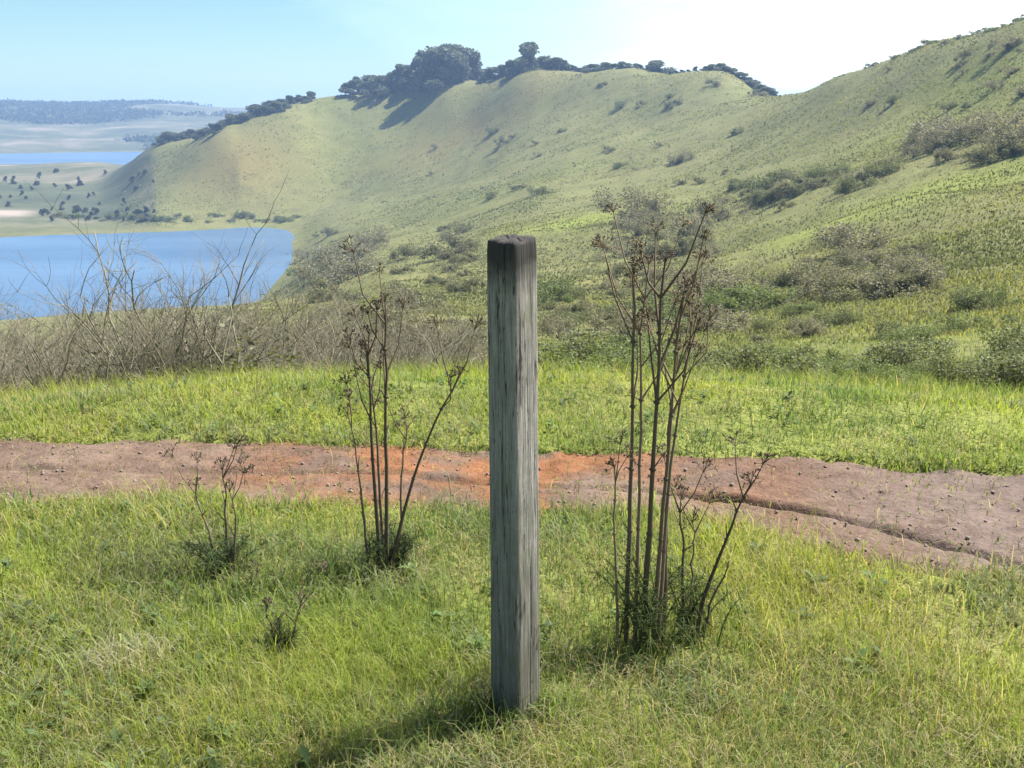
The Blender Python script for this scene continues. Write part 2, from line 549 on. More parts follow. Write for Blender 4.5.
# pebbles strewn over the trail
g = Geo()
ico = [(0, 0, 1), (.9, 0, .2), (.3, .85, .2), (-.75, .5, .2), (-.75, -.5, .2), (.3, -.85, .2), (0, 0, -1)]
icot = [(0, 1, 2), (0, 2, 3), (0, 3, 4), (0, 4, 5), (0, 5, 1), (6, 2, 1), (6, 3, 2), (6, 4, 3), (6, 5, 4), (6, 1, 5)]
for _ in range(3200):
    x = RNG.uniform(-5, 5)
    yc, hw = path_mid(x)
    y = float(yc + RNG.uniform(-1.1, 1.1) * hw)
    s = .002 + .010 * RNG.random()**5
    V = np.array(ico) * s * RNG.uniform(.6, 1.3, 3) + RNG.normal(size=(7, 3)) * s * .12
    g.add(V + (x, y, hz(x, y) - 0.008), T=icot)
tag(link('pebbles', g.mesh('pebbles'), M_STONE), 'small pale stones strewn over the dirt trail', 'gravel', kind='stuff')


# ------------------------------------------------------------------ grass
def blades(x, y, h, w, lean, col, tipcol, seg=3, bend=.5):
    n = len(x)
    z = height(x, y) - 0.01
    th = RNG.uniform(0, 2 * math.pi, n)
    ld = th + RNG.normal(0, .6, n) + math.pi / 2
    side = np.stack([np.cos(th), np.sin(th), np.zeros(n)], 1)
    fwd = np.stack([np.cos(ld), np.sin(ld), np.zeros(n)], 1)
    base = np.stack([x, y, z], 1)
    rows, cc = [], []
    for k in range(seg + 1):
        t = k / seg
        a = lean * (t**(1 + bend))
        c = base + fwd * (h * np.sin(a) * t)[:, None]
        c[:, 2] += h * np.cos(a) * t
        wk = w * (1 - t**1.5) * .5
        rows.append(c - side * wk[:, None] if k < seg else c)
        if k < seg:
            rows.append(c + side * wk[:, None])
            cc.append(col * (1 - t) + tipcol * t)
        cc.append(col * (1 - t) + tipcol * t)
    m = 2 * seg + 1
    V = np.stack(rows, 1).reshape(-1, 3)
    C = np.stack(cc, 1).reshape(-1, 3)
    b = (np.arange(n) * m)[:, None]
    Q = np.concatenate([b + np.array([2 * k, 2 * k + 1, 2 * k + 3, 2 * k + 2]) for k in range(seg - 1)]) if seg > 1 else None
    T = b + np.array([2 * seg - 2, 2 * seg - 1, 2 * seg])
    return V, Q, T, C


def scatter_polar(n, r0, r1, a0=-.62, a1=.62, pw=1.0):
    u = RNG.random(n)
    r = r0 * (r1 / r0)**(u**pw)
    a = RNG.uniform(a0, a1, n)
    return r * np.sin(a), r * np.cos(a), r


def grass_colours(x, y, n):
    lush = fbm(x / .9, y / .9, 4, 201)
    dry = fbm(x / 1.6, y / 1.6, 4, 301)
    g1, g2, g3 = np.array((.168, .245, .060)), np.array((.222, .285, .058)), np.array((.115, .180, .066))
    t = np.clip(.5 + lush * 1.3 + RNG.normal(0, .2, n), 0, 1)[:, None]
    c = np.where(t > .5, g1 + (g2 - g1) * (t - .5) * 2, g3 + (g1 - g3) * t * 2)
    yel = np.clip(.25 + dry * 1.5 + .9 * np.exp(-((x + 2.1) / 1.2)**2 - ((y - 4.0) / .35)**2)
                  + .5 * np.exp(-((x - 1.4) / 1.4)**2 - ((y - 3.3) / .35)**2), 0, 1)
    isd = RNG.random(n) < .06 + .34 * yel
    straw = np.array((.34, .30, .145)) * RNG.uniform(.7, 1.25, n)[:, None]
    c = np.where(isd[:, None], straw, c * RNG.uniform(.75, 1.3, n)[:, None])
    tip = np.where(isd[:, None], straw * 1.15, c * np.array((1.35, 1.18, 1.05)))
    return c, tip, isd


def keep_off_path(x, y, f=1.0):
    return RNG.random(len(x)) > np.clip(path_mask(x, y) * 1.15 - .04, 0, 1) * f


g = Geo()
# short sward
x, y, r = scatter_polar(330000, 1.7, 8.5, pw=.85)
dens = np.clip(.66 + 1.3 * fbm(x / .5, y / .5, 4, 401), .12, 1)
k = keep_off_path(x, y, .965) & (RNG.random(len(x)) < dens)
x, y, r = x[k], y[k], r[k]
n = len(x)
tall = np.clip(.55 + 1.3 * fbm(x / .7, y / .7, 4, 501), .15, 1.6)
c, tip, isd = grass_colours(x, y, n)
nearp = path_mask(x + 0, y)
h = (.038 + .064 * tall) * RNG.uniform(.5, 1.35, n) * (1 - .5 * np.clip(nearp, 0, 1)) * np.where(y > 4.9, .72, 1)
w = RNG.uniform(.0022, .0048, n) * np.clip(r / 3.2, .8, 2.0)
g.add(*[q for q in blades(x, y, h, w, RNG.uniform(.15, 1.35, n), c, tip)])
x, y, r = scatter_polar(60000, .5, 1.75, -1.5, 1.5)
n = len(x)
c, tip, isd = grass_colours(x, y, n)
g.add(*blades(x, y, RNG.uniform(.04, .13, n), RNG.uniform(.002, .004, n), RNG.uniform(.15, 1.35, n), c, tip))
x, y, r = scatter_polar(110000, 1.7, 8.5, .6, 1.15)
sg = np.where(RNG.random(len(x)) < .5, -1, 1)
x = x * sg
k = keep_off_path(x, y, .965)
x, y, r = x[k], y[k], r[k]
n = len(x)
c, tip, isd = grass_colours(x, y, n)
g.add(*blades(x, y, RNG.uniform(.04, .12, n), RNG.uniform(.003, .006, n), RNG.uniform(.15, 1.35, n), c, tip))
# flattened straw thatch and short broad grey-green leaves in patches
x, y, r = scatter_polar(42000, 1.7, 7.5)
k = keep_off_path(x, y, .93) & (fbm(x / .45, y / .45, 4, 431) > -.15)
x, y, r = x[k], y[k], r[k]
n = len(x)
c = np.array((.33, .29, .17)) * RNG.uniform(.5, 1.25, n)[:, None]
g.add(*blades(x, y, RNG.uniform(.05, .15, n), RNG.uniform(.002, .004, n), RNG.uniform(1.15, 1.6, n), c, c * 1.1))
x = RNG.uniform(-4.5, 4.5, 900)                 # straw litter blown on to the trail
y = path_mid(x)[0] + RNG.uniform(-1, 1, 900) * path_mid(x)[1]
c = np.array((.30, .25, .15)) * RNG.uniform(.5, 1.3, 900)[:, None]
g.add(*blades(x, y, RNG.uniform(.02, .10, 900), RNG.uniform(.002, .004, 900), RNG.uniform(1.35, 1.56, 900), c, c))
x, y, r = scatter_polar(60000, 1.7, 7.0)
k = keep_off_path(x, y) & (fbm(x / .55, y / .4, 4, 441) - .5 * np.clip(x + .2, 0, .6) > .02)
x, y, r = x[k], y[k], r[k]
n = len(x)
c = np.array((.165, .205, .105)) * RNG.uniform(.65, 1.3, n)[:, None]
g.add(*blades(x, y, RNG.uniform(.03, .10, n), RNG.uniform(.006, .011, n), RNG.uniform(.4, 1.3, n), c, c * 1.1))
# longer wisps and dead stems
x, y, r = scatter_polar(26000, 1.7, 8.5)
k = keep_off_path(x, y) & (fbm(x / .6, y / .6, 3, 601) > -.12)
x, y, r = x[k], y[k], r[k]
n = len(x)
c, tip, isd = grass_colours(x, y, n)
g.add(*blades(x, y, RNG.uniform(.10, .22, n) * np.where(y > 4.9, .7, 1), RNG.uniform(.002, .0038, n) * np.clip(r / 3.2, .8, 2), RNG.uniform(.2, 1.1, n), c, tip))
# beyond the edge of the bench, coarser with distance
x, y, r = scatter_polar(150000, 8.0, 75)
n = len(x)
c, tip, isd = grass_colours(x / 4, y / 4, n)
g.add(*blades(x, y, RNG.uniform(.10, .28, n), .008 * (r / 9)**.85 * RNG.uniform(.5, 1.2, n), RNG.uniform(.1, 1.0, n), c * .95, tip * .95, seg=2))
# tussocks all over the hill faces
x, y, r = scatter_polar(420000, 45, 900, -.34, .66)
k = (RNG.random(len(x)) < np.clip(.45 + 1.3 * fbm(x / 30, y / 45, 5, 811) + .6 * fbm(x / 6, y / 9, 3, 815), .05, 1)) & (height(x, y) > ZW + 2)
x, y, r = x[k], y[k], r[k]
n = len(x)
t = np.clip(.5 + 1.2 * fbm(x / 22, y / 22, 4, 821) + RNG.normal(0, .22, n), 0, 1)[:, None]
c = np.array((.085, .103, .042)) * (1 - t) + np.array((.188, .196, .076)) * t
c = c * RNG.uniform(.7, 1.3, n)[:, None]
g.add(*blades(x, y, RNG.uniform(.12, .36, n) * (1 + r / 500), .0016 * r * RNG.uniform(.5, 1.2, n), RNG.uniform(.2, 1.3, n), c, c * 1.05, seg=2))
me = g.mesh('meadow_grass')
tag(link('meadow_grass', me, M_GRASS), 'short green meadow grass mixed with straw-coloured blades', 'grass', kind='stuff')

# low broad-leaved weeds in the sward
g = Geo()
spots = []
for _ in range(520):
    x, y, r = [float(q[0]) for q in scatter_polar(1, 1.8, 7.5)]
    if path_mask(x, y) > .3 or fbm(x / .8, y / .8, 3, 701) < -.1:
        continue
    n = RNG.integers(6, 14)
    z = hz(x, y)
    base = np.array((.095, .145, .055)) * RNG.uniform(.7, 1.5) + np.array((.02, .012, .012)) * RNG.random()
    for q in range(n):
        a = RNG.uniform(0, 6.28)
        L, W, up = RNG.uniform(.025, .06), RNG.uniform(.006, .014), RNG.uniform(.15, 1.1)
        d, s = np.array((math.cos(a), math.sin(a), 0)), np.array((-math.sin(a), math.cos(a), 0))
        o = np.array((x, y, z + RNG.uniform(.01, .05)))
        t = d * math.cos(up) + np.array((0, 0, math.sin(up)))
        V = [o, o + t * L * .5 - s * W, o + t * L * .5 + (0, 0, -.004), o + t * L * .5 + s * W, o + t * L + (0, 0, -.012)]
        g.add(V, T=[(0, 1, 2), (0, 2, 3), (1, 4, 2), (2, 4, 3)], C=base * RNG.uniform(.8, 1.3))
tag(link('meadow_weeds', g.mesh('meadow_weeds'), M_GRASS), 'low broad-leaved weeds growing through the grass', 'weeds', kind='stuff')

# ------------------------------------------------------------------ the post
PX, PY, _, _ = hit(516, 714)
PZ = hz(PX, PY)
H = 1.287 - PZ
na, nl = 160, 150
V = []
half = .0475
cracks = [(RNG.uniform(0, 2 * math.pi), RNG.uniform(.003, .008), RNG.uniform(.03, .055), RNG.uniform(-.2, 1.0), RNG.uniform(.3, 1.0)) for _ in range(13)]
for l in range(nl + 1):
    z = -0.25 + (H + .25) * l / nl
    hl = half * (1.06 - .10 * max(z, 0) / H)
    for q in range(na):
        a = 2 * math.pi * q / na + math.pi / 4
        ca, sa = math.cos(a), math.sin(a)
        rad = hl / (abs(ca)**9 + abs(sa)**9)**(1 / 9)
        gn = float(vnoise(q * .18, z * 1.6, 5)) * .0016 + float(vnoise(q * .6, z * 9, 6)) * .0012 - (.0022 if vnoise(q * .42, z * 3.0, 15) > .33 else 0)
        wear = max(0, (z - H + .05) / .05)
        rad += gn - wear**3 * .0025
        for ca_, dp, wd, z0, ln in cracks:
            dz = (z - z0) / ln
            if 0 < dz < 1:
                da = (a - ca_ - .05 * math.sin(z * 5 + ca_) + math.pi) % (2 * math.pi) - math.pi
                rad -= dp * .8 * math.exp(-(da / wd)**2) * math.sin(math.pi * dz)**.5
        topz = 0
        if l == nl:
            topz = .004 * float(vnoise(ca * 2 + 3, sa * 2 + 3, 8)) + .003 * ca
        V.append((rad * ca, rad * sa, z + topz))
Q = [(l * na + q, l * na + (q + 1) % na, (l + 1) * na + (q + 1) % na, (l + 1) * na + q) for l in range(nl) for q in range(na)]
# worn end grain on the top: three shrinking rings and a centre
T = []
last = nl * na
for s, dz in ((.75, .003), (.45, .004), (.15, .001)):
    st = len(V)
    for q in range(na):
        vx, vy, vz = V[nl * na + q]
        V.append((vx * s, vy * s, H + (vz - H) * s + dz + .008 * float(vnoise(vx * s * 60 + 9, vy * s * 60 + 4, 9)) - (.007 if abs(vx * s - vy * s * .3) < .006 else 0)))
    Q += [(last + q, last + (q + 1) % na, st + (q + 1) % na, st + q) for q in range(na)]
    last = st
V.append((0, 0, H))
T = [(last + q, last + (q + 1) % na, len(V) - 1) for q in range(na)]
post = link('fence_post', mesh_np('fence_post', V, Q, T, smooth=False), M_WOOD)
post.location = (PX, PY, PZ)
post.rotation_euler = (R(.3), R(-1.1), R(49))
tag(post, 'weathered grey square wooden post standing upright in the grass', 'post')


# ------------------------------------------------------------------ tall dry stalks
def umbel(g, o, d, size, rng, col):
    d = d / np.linalg.norm(d)
    for _ in range(rng.integers(9, 16)):
        v = d * .9 + rng.normal(size=3) * .55
        v /= np.linalg.norm(v)
        e = o + v * size * rng.uniform(.7, 1.1)
        m = o + (v * .6 + d * .2) * size * .5
        g.tube([o, m, e], [.0011, .0009, .0008], 3, col)
        for _ in range(4):
            u = e + (v + rng.normal(size=3) * .7) * size * .16
            g.tube([e, u], [.0008, .0018], 3, col * .8)


def stalk_plant(name, px, py, stalks, leaf, rng, label, cat='plant', group=None):
    x, y, z, _ = hit(px, py)
    root = empty(name, (x, y, z))
    tag(root, label, cat, group)
    depth = y * math.cos(PITCH) + (CAM_Z - z) * math.sin(PITCH)
    for (bx, H, tx, ty, rad, nb, tone) in stalks:
        H, rad, tone, tx = H * (.88 if H > .7 else .95), rad * 1.3, tone * .8, tx * (.65 if H > .95 else .9)
        col = np.array((.235, .175, .115)) * tone * rng.uniform(.85, 1.15)
        o = np.array((bx, rng.uniform(-.05, .05), -.02))
        n = 12
        P, wob = [], rng.normal(0, .012, (n + 1, 2)).cumsum(0) * .45
        for k in range(n + 1):
            t = k / n
            P.append(o + np.array((tx * t**1.4 + wob[k, 0] * t, ty * t + wob[k, 1] * t, H * t)))
        P = np.array(P)
        g = Geo()
        g.tube(P, rad * np.linspace(1.15, .35, n + 1), 7, col)
        for k in range(2, n, 2):                       # swollen joints with scraps of sheath
            d = P[k + 1] - P[k]
            g.tube([P[k] - d * .06, P[k], P[k] + d * .06], [rad * .7, rad * 1.25, rad * .7], 6, col * .75)
            if rng.random() < .6:
                q = rng.normal(size=3) * .5 + (0, 0, .8)
                g.tube([P[k], P[k] + q * .03, P[k] + q * .05 + (0, 0, -.012)], [.0028, .0018, .0008], 3, col * 1.2)
        heads = []
        for b in range(nb):
            k = n - 1 - int(b * .75)
            if k < 4:
                break
            a = rng.uniform(0, 6.28)
            L = rng.uniform(.10, .24) * (.5 + H * .6)
            d = np.array((math.cos(a) * .55, math.sin(a) * .55, .85))
            B = [P[k], P[k] + d * L * .5 + rng.normal(0, .006, 3), P[k] + d * L * .8 + (0, 0, L * .25)]
            g.tube(B, [rad * .45, rad * .32, rad * .22], 4, col)
            heads.append((B[2], d))
        heads.append((P[-1], np.array((0, 0, 1.0))))
        s = link('stalk', g.mesh('stalk'), M_STEM, root)
        for o2, d in heads:
            if nb == 0:
                break
            gh = Geo()
            umbel(gh, o2, d, rng.uniform(.022, .045), rng, col * .85)
            link('seed_head', gh.mesh('seed_head'), M_STEM, s)
    if leaf:
        nl_, hgt, spread, lc = leaf
        for _ in range(nl_):                           # feathery green shoots at the foot
            g = Geo()
            a = rng.uniform(0, 6.28)
            o = np.array((rng.normal(0, spread * .35), rng.normal(0, spread * .35), -.01))
            Hh = hgt * rng.uniform(.55, 1.1)
            d = np.array((math.cos(a), math.sin(a), 0)) * spread * rng.uniform(.4, 1.2)
            P = np.array([o + d * t**1.5 + np.array((0, 0, Hh * (t - .25 * t**2) * 1.25)) for t in np.linspace(0, 1, 7)])
            c = np.array(lc) * rng.uniform(.7, 1.3)
            g.tube(P, np.linspace(.0035, .001, 7), 4, c)
            for k in range(2, 7):
                for _ in range(9):
                    v = rng.normal(size=3) + (0, 0, .4) + d * 4
                    v = v / np.linalg.norm(v) * rng.uniform(.02, .06)
                    g.tube([P[k], P[k] + v * .6, P[k] + v + (0, 0, -.006)], [.0011, .0009, .0005], 3, c * rng.uniform(.8, 1.35))
            link('leaf', g.mesh('leaf'), M_GRASS, root)
    return root


rg = np.random.default_rng(5)
# right of the post: (offset, height, lean x, lean y, radius, branches, tone)
stalk_plant('dry_stalk_plant', 645, 650, [
    (-.055, 1.30, .01, .05, .0062, 5, .75), (-.01, 1.36, .035, -.03, .0070, 6, .60), (.02, 1.27, .07, .04, .0058, 5, .95),
    (.055, 1.05, .035, .06, .0050, 4, .80), (-.085, .62, -.02, .02, .0042, 2, 1.0), (.03, 1.18, .12, .08, .0048, 4, .9),
    (-.03, 1.33, .02, .09, .005, 5, 1.1)],
    (22, .30, .12, (.115, .155, .055)), rg, 'tallest clump of dry brown stalks just right of the post', 'dead plant')
stalk_plant('dry_stalk_plant', 688, 640, [
    (-.02, .48, -.02, .03, .0048, 2, .6), (.02, .56, .10, .0, .0052, 2, .55), (.0, .40, .02, .05, .004, 2, .9), (.035, .30, .06, .02, .004, 0, .7)],
    (14, .24, .09, (.115, .155, .055)), rg, 'short leaning dry stalks with green shoots right of the tallest clump', 'dead plant')
# left of the post
stalk_plant('dry_stalk_plant', 392, 570, [
    (-.04, .98, -.02, .04, .0056, 5, .62), (-.015, 1.12, .04, .02, .0058, 5, .58), (-.03, .90, -.05, .0, .0046, 4, .8),
    (.0, .84, .25, .03, .0050, 3, .55), (.02, .55, .05, .04, .0042, 2, .9), (-.075, .62, -.06, .02, .004, 2, .8)],
    (16, .16, .09, (.065, .10, .04)), rg, 'cluster of thin dry stalks on the left of the post, one leaning right', 'dead plant')
stalk_plant('dry_stalk_plant', 225, 575, [
    (-.04, .34, -.03, .02, .0036, 2, .9), (.0, .40, .01, .02, .004, 2, .7), (.04, .36, .03, .0, .0036, 2, .85)],
    (18, .13, .10, (.075, .105, .05)), rg, 'small dead weed with three short stems in the left grass below the trail', 'dead plant')
stalk_plant('dry_stalk_plant', 282, 655, [
    (-.02, .17, -.02, .0, .003, 1, .8), (.02, .19, .02, .01, .003, 1, .9)],
    (10, .09, .06, (.06, .085, .038)), rg, 'smallest dry weed sprig low in the left foreground grass', 'dead plant')


# tufts of pale dead grass
def tuft(px, py, n, hgt, spread, tone, label):
    x, y, z, _ = hit(px, py)
    g = Geo()
    xs = np.clip(RNG.normal(0, spread, n), -1.5 * spread, 1.5 * spread)
    ys = np.clip(RNG.normal(0, spread * .7, n), -spread, spread)
    c = np.array(tone) * RNG.uniform(.65, 1.3, n)[:, None]
    V, Q, T, C = blades(x + xs, y + ys, RNG.uniform(.4, 1.1, n) * hgt, RNG.uniform(.002, .0045, n), RNG.uniform(.3, 1.4, n), c, c * 1.15)
    g.add(V - np.array((x, y, z)), Q, T, C)
    o = link('grass_tuft', g.mesh('grass_tuft'), M_GRASS)
    o.location = (x, y, z)
    tag(o, label, 'grass tuft')


tuft(128, 668, 420, .13, .07, (.36, .34, .24), 'pale whitish tuft of dead grass in the left foreground')
tuft(130, 572, 420, .16, .13, (.13, .15, .085), 'wide low grey-green tuft beside the trail at far left')
tuft(345, 575, 260, .14, .08, (.075, .115, .035), 'dark green tuft left of the dry stalk cluster')
tuft(470, 725, 300, .16, .07, (.070, .115, .028), 'long dark grass tuft at the shaded left foot of the post')
tuft(545, 712, 160, .12, .05, (.13, .19, .035), 'bright green tuft against the right foot of the post')


# ------------------------------------------------------------------ bare shrubs
def branch(g, o, d, L, rad, depth, rng, col, droop=0.0):
    n = 4
    P = [o]
    for k in range(n):
        d = d + rng.normal(0, .16, 3) + (0, 0, .05 - droop)
        d /= np.linalg.norm(d)
        P.append(P[-1] + d * L / n)
    g.tube(P, np.linspace(rad, rad * .45, n + 1), 4 if depth > 1 else 3, col * rng.uniform(.8, 1.2))
    if depth:
        for _ in range(rng.integers(3, 6)):
            k = rng.integers(1, n + 1)
            v = d + rng.normal(0, .55, 3)
            v[2] += .25
            branch(g, P[k], v / np.linalg.norm(v), L * rng.uniform(.4, .75), rad * .5, depth - 1, rng, col, droop)


def make_bare(seed, hgt, col, leafy):
    rng = np.random.default_rng(seed)
    root = empty('bare_shrub', (0, 0, 0))
    g = Geo()
    tops = []
    for _ in range(rng.integers(7, 11)):
        a = rng.uniform(0, 6.28)
        lean = rng.uniform(.1, .75)
        d = np.array((math.cos(a) * lean, math.sin(a) * lean, 1.0))
        branch(g, np.array((math.cos(a), math.sin(a), 0)) * .12 * hgt * rng.random() - (0, 0, .2), d / np.linalg.norm(d),
               hgt * rng.uniform(.5, .85), .010 * hgt, 3, rng, np.array(col))
    link('branches', g.mesh('branches'), M_STEM, root)
    if leafy:
        P = rng.normal(size=(leafy, 3)) * (.26 * hgt, .26 * hgt, .13 * hgt)
        P[:, 2] = np.abs(P[:, 2] + .25 * hgt)
        c = np.array((.11, .12, .065)) * rng.uniform(.6, 1.5, leafy)[:, None]
        gl = Geo()
        gl.add(*[q for q in (lambda t: (t[0], t[1], None, t[2]))(leaf_cards(P, .017 * hgt, rng, c))])
        link('leaves', gl.mesh('leaves'), M_LEAF, root)
    return root


# ------------------------------------------------------------------ leafy shrubs and trees
def make_shrub(seed, w, h, n, base, size, name='shrub'):
    rng = np.random.default_rng(seed)
    root = empty(name, (0, 0, 0))
    lumps = [(rng.normal(0, .42) * w, rng.normal(0, .42) * w, rng.uniform(.12, .68) * h, rng.uniform(.16, .40)) for _ in range(13)]
    Ps, Cs = [], []
    for lx, ly, lz, s in lumps:
        m = n // 13
        d = rng.normal(size=(m, 3))
        d /= np.linalg.norm(d, axis=1)[:, None]
        P = d * (rng.uniform(.15, 1.25, m)**.6)[:, None] * np.array((w * s, w * s, h * s * .85)) + (lx, ly, lz)
        Ps.append(P)
        Cs.append(np.array(base) * rng.uniform(.75, 1.25) * rng.uniform(.6, 1.5, m)[:, None])
    P = np.vstack(Ps)
    P[:, 2] = np.abs(P[:, 2])
    V, Q, C = leaf_cards(P, size, rng, np.vstack(Cs))
    g = Geo()
    g.add(V, Q, None, C)
    link('foliage', g.mesh('foliage'), M_LEAF, root)
    g = Geo()
    for lx, ly, lz, s in lumps[:6]:
        g.tube([(0, 0, -.3), (lx * .4, ly * .4, lz * .5), (lx, ly, lz)], [.03 * h, .02 * h, .008 * h], 4, (.10, .08, .06))
    link('stem', g.mesh('stem'), M_STEM, root)
    return root


def make_tree(seed, h, w, n, base, size, name, bare=.3, spread=1.0):
    rng = np.random.default_rng(seed)
    root = empty(name, (0, 0, 0))
    g = Geo()
    wob = rng.normal(0, .02 * h, (6, 2)).cumsum(0)
    T = np.array([(wob[k, 0], wob[k, 1], h * .92 * k / 5 - .5) for k in range(6)])
    g.tube(T, np.linspace(.028 * h, .006 * h, 6), 7, (.16, .13, .11))
    lumps = []
    for k in range(13):
        t = rng.uniform(bare, 1.0)
        a = rng.uniform(0, 6.28)
        rad = w * rng.uniform(.25, .9) * (1.0 - .55 * (t - bare) / (1 - bare)) * spread
        c = np.array((math.cos(a) * rad, math.sin(a) * rad, h * t * .93))
        b = T[min(5, int(t * 5))]
        g.tube([b - (0, 0, .12 * h * (t > .3)), (b + c) / 2 + (0, 0, -.01 * h), c], [.010 * h, .007 * h, .003 * h], 4, (.15, .12, .10))
        lumps.append((c, w * rng.uniform(.28, .5)))
    lumps.append((T[5], w * .3))
    Ps, Cs = [], []
    for c, s in lumps:
        m = n // 14
        d = rng.normal(size=(m, 3))
        d /= np.linalg.norm(d, axis=1)[:, None]
        Ps.append(c + d * (rng.random(m)**.45)[:, None] * (s, s, s * .75))
        Cs.append(np.array(base) * rng.uniform(.75, 1.3) * rng.uniform(.6, 1.45, m)[:, None])
    V, Q, C = leaf_cards(np.vstack(Ps), size, rng, np.vstack(Cs))
    link('trunk', g.mesh('trunk'), M_STEM, root)
    g = Geo()
    g.add(V, Q, None, C)
    link('crown', g.mesh('crown'), M_LEAF, root)
    return root


FIRST = {}


def place(proto, x, y, scale, label, cat, group, sink=.05, tilt=0.0):
    """The first use moves the thing itself, later uses copy it with its parts."""
    if proto.name not in FIRST:
        FIRST[proto.name] = True
        o = proto
    else:
        o = copy_tree(proto)
    o.location = (x, y, hz(x, y) - sink)
    s = scale * random.uniform(.85, 1.15)
    o.scale = (s * random.uniform(.8, 1.35), s * random.uniform(.8, 1.35), s)
    o.rotation_euler = (random.uniform(-tilt, tilt), random.uniform(-tilt, tilt), random.uniform(0, 6.28))
    tag(o, label, cat, group)
    return o


bare = [make_bare(101 + k, 2.0, c, lf) for k, (c, lf) in enumerate([((.20, .175, .125), 300), ((.24, .21, .15), 1400), ((.165, .15, .11), 500), ((.22, .20, .145), 2200)])]
# thicket below the edge of the bench, left of the post
cnt = 0
for _ in range(1200):
    if cnt >= 165:
        break
    a = RNG.uniform(-.60, -.03)
    r = 12.5 * (38 / 12.5)**RNG.random()
    x, y = r * math.sin(a), r * math.cos(a)
    lim = np.interp(a, [-.6, -.25, -.17, -.10, -.03], [1, 1, .9, .6, .15])
    if RNG.random() > lim:
        continue
    # tops stay about level with the far shore of the bay
    topz = zrow(512 + 1098 * math.tan(a), 316, r) + RNG.uniform(-.35, .35) * r / 22
    hgt = np.clip((topz - hz(x, y)) * .86, .6, 2.7)
    place(bare[cnt % 4], x, y, hgt / 2.0, 'grey-brown leafless shrub in the thicket between left meadow and bay', 'shrub', 'bare shrubs of the thicket below the meadow')
    cnt += 1
for px, r, h in ((75, 12.5, 1.5), (172, 13, 1.8), (190, 14, 1.9)):
    d = ray(px, 300)
    d = d / math.hypot(d[0], d[1])
    x, y = d[0] * r, d[1] * r
    lab = {75: 'tall bare shrub standing up against the water at far left', 172: 'bare shrub with upright twigs before the middle of the bay',
           190: 'bare shrub right beside the one before the middle of the bay'}[px]
    place(bare[(px // 7) % 4], x, y, h / 2, lab, 'shrub', 'bare shrubs of the thicket below the meadow')

SH = [make_shrub(201, 1.5, 1.75, 4600, (.165, .168, .105), .055), make_shrub(202, 1.7, 1.6, 4600, (.130, .148, .076), .055),
      make_shrub(203, 1.3, 2.0, 4600, (.200, .192, .145), .055), make_shrub(204, 1.8, 1.45, 4600, (.135, .170, .070), .055)]
SCRUB = []                                     # where low scrub fills in round the bushes


def shrubs_at(n, x0, x1, y0, y1, hpx, kinds, label, group, slant=0.0, jitter=1.0):
    for q in range(n):
        t = random.random()
        px = x0 + (x1 - x0) * t
        py = (y0 + y1) / 2 + slant * (t - .5) + (random.random() - .5) * (y1 - y0) * jitter
        h = hit(px, py, 9)
        if h is None or h[2] < ZW + 2:
            continue
        s = hpx * random.choice((.4, .5, .6, .75, .9, 1.15)) * h[3] / F_PX / 1.5
        place(SH[random.choice(kinds)], h[0], h[1], s, label, 'shrub', group, sink=.18 * s)
        SCRUB.append((h[0], h[1], s))


G2 = 'scrub bushes on the hillsides'
shrubs_at(int(16 * 1.15), 545, 720, 366, 388, 36, [1, 3], 'dark green bush along the meadow edge right behind the post', 'dark bushes along the meadow edge', 0)
shrubs_at(int(18 * 1.15), 720, 960, 368, 390, 36, [1, 3], 'dark green bush along the meadow edge to the right of the dry stalks', 'dark bushes along the meadow edge', 4)
shrubs_at(int(9 * 1.15), 970, 1050, 368, 392, 34, [1], 'larger dark bush at the far right meadow edge', 'dark bushes along the meadow edge', 0)
shrubs_at(int(26 * 1.15), 800, 925, 250, 300, 24, [0, 2], 'grey bush in the dense scrub patch low on the right hill', G2)
shrubs_at(int(20 * 1.15), 615, 715, 215, 300, 24, [0, 2], 'grey bush in the hollow behind the dry stalks', G2)
shrubs_at(int(20 * 1.15), 745, 885, 165, 215, 17, [0, 1], 'dark bush in the slanting row on the right hill', G2, -30, .5)
shrubs_at(int(20 * 1.15), 915, 1040, 130, 165, 22, [0, 2], 'grey-green bush in the band high on the right hill', G2, -6)
shrubs_at(int(50 * 1.15), 545, 830, 285, 374, 24, [0, 1, 2, 3], 'green bush on the lower slope between meadow and right hill', G2)
shrubs_at(int(14 * 1.15), 800, 1030, 300, 370, 20, [1, 3], 'scattered green bush low on the slope at the right edge', G2)
shrubs_at(int(22 * 1.15), 420, 780, 130, 205, 10, [0, 2, 1], 'small scattered bush on the middle face of the main hill', G2)
shrubs_at(int(14 * 1.15), 850, 1030, 45, 120, 9, [0, 2, 1], 'tiny bush near the top of the right hill', G2)
shrubs_at(int(40 * 1.15), 325, 480, 230, 350, 20, [0, 2], 'grey bush on the tan slope left behind the post', G2)
shrubs_at(int(10 * 1.15), 600, 780, 72, 110, 8, [0, 1], 'tiny bush below the skyline near the saddle', G2)

shrubs_at(16, 190, 480, 352, 376, 40, [0, 2], 'grey-green bush at the back edge of the left meadow strip', 'bushes among the thicket')

shrubs_at(12, 286, 318, 226, 300, 9, [0, 2, 3], 'small bush along the right-hand shore of the bay', 'bushes along the right-hand shore')
for px in range(60, 300, 9):
    h = hit(px + random.uniform(-4, 4), random.uniform(216, 223), 560)
    if h and h[2] > ZW and h[3] < 900:
        place(SH[random.choice((0, 1, 3))], h[0], h[1], random.uniform(3, 7) * h[3] / F_PX / 1.5, 'low dark bush along the far shore of the bay', 'shrub', 'bushes along the far shore', sink=.3)

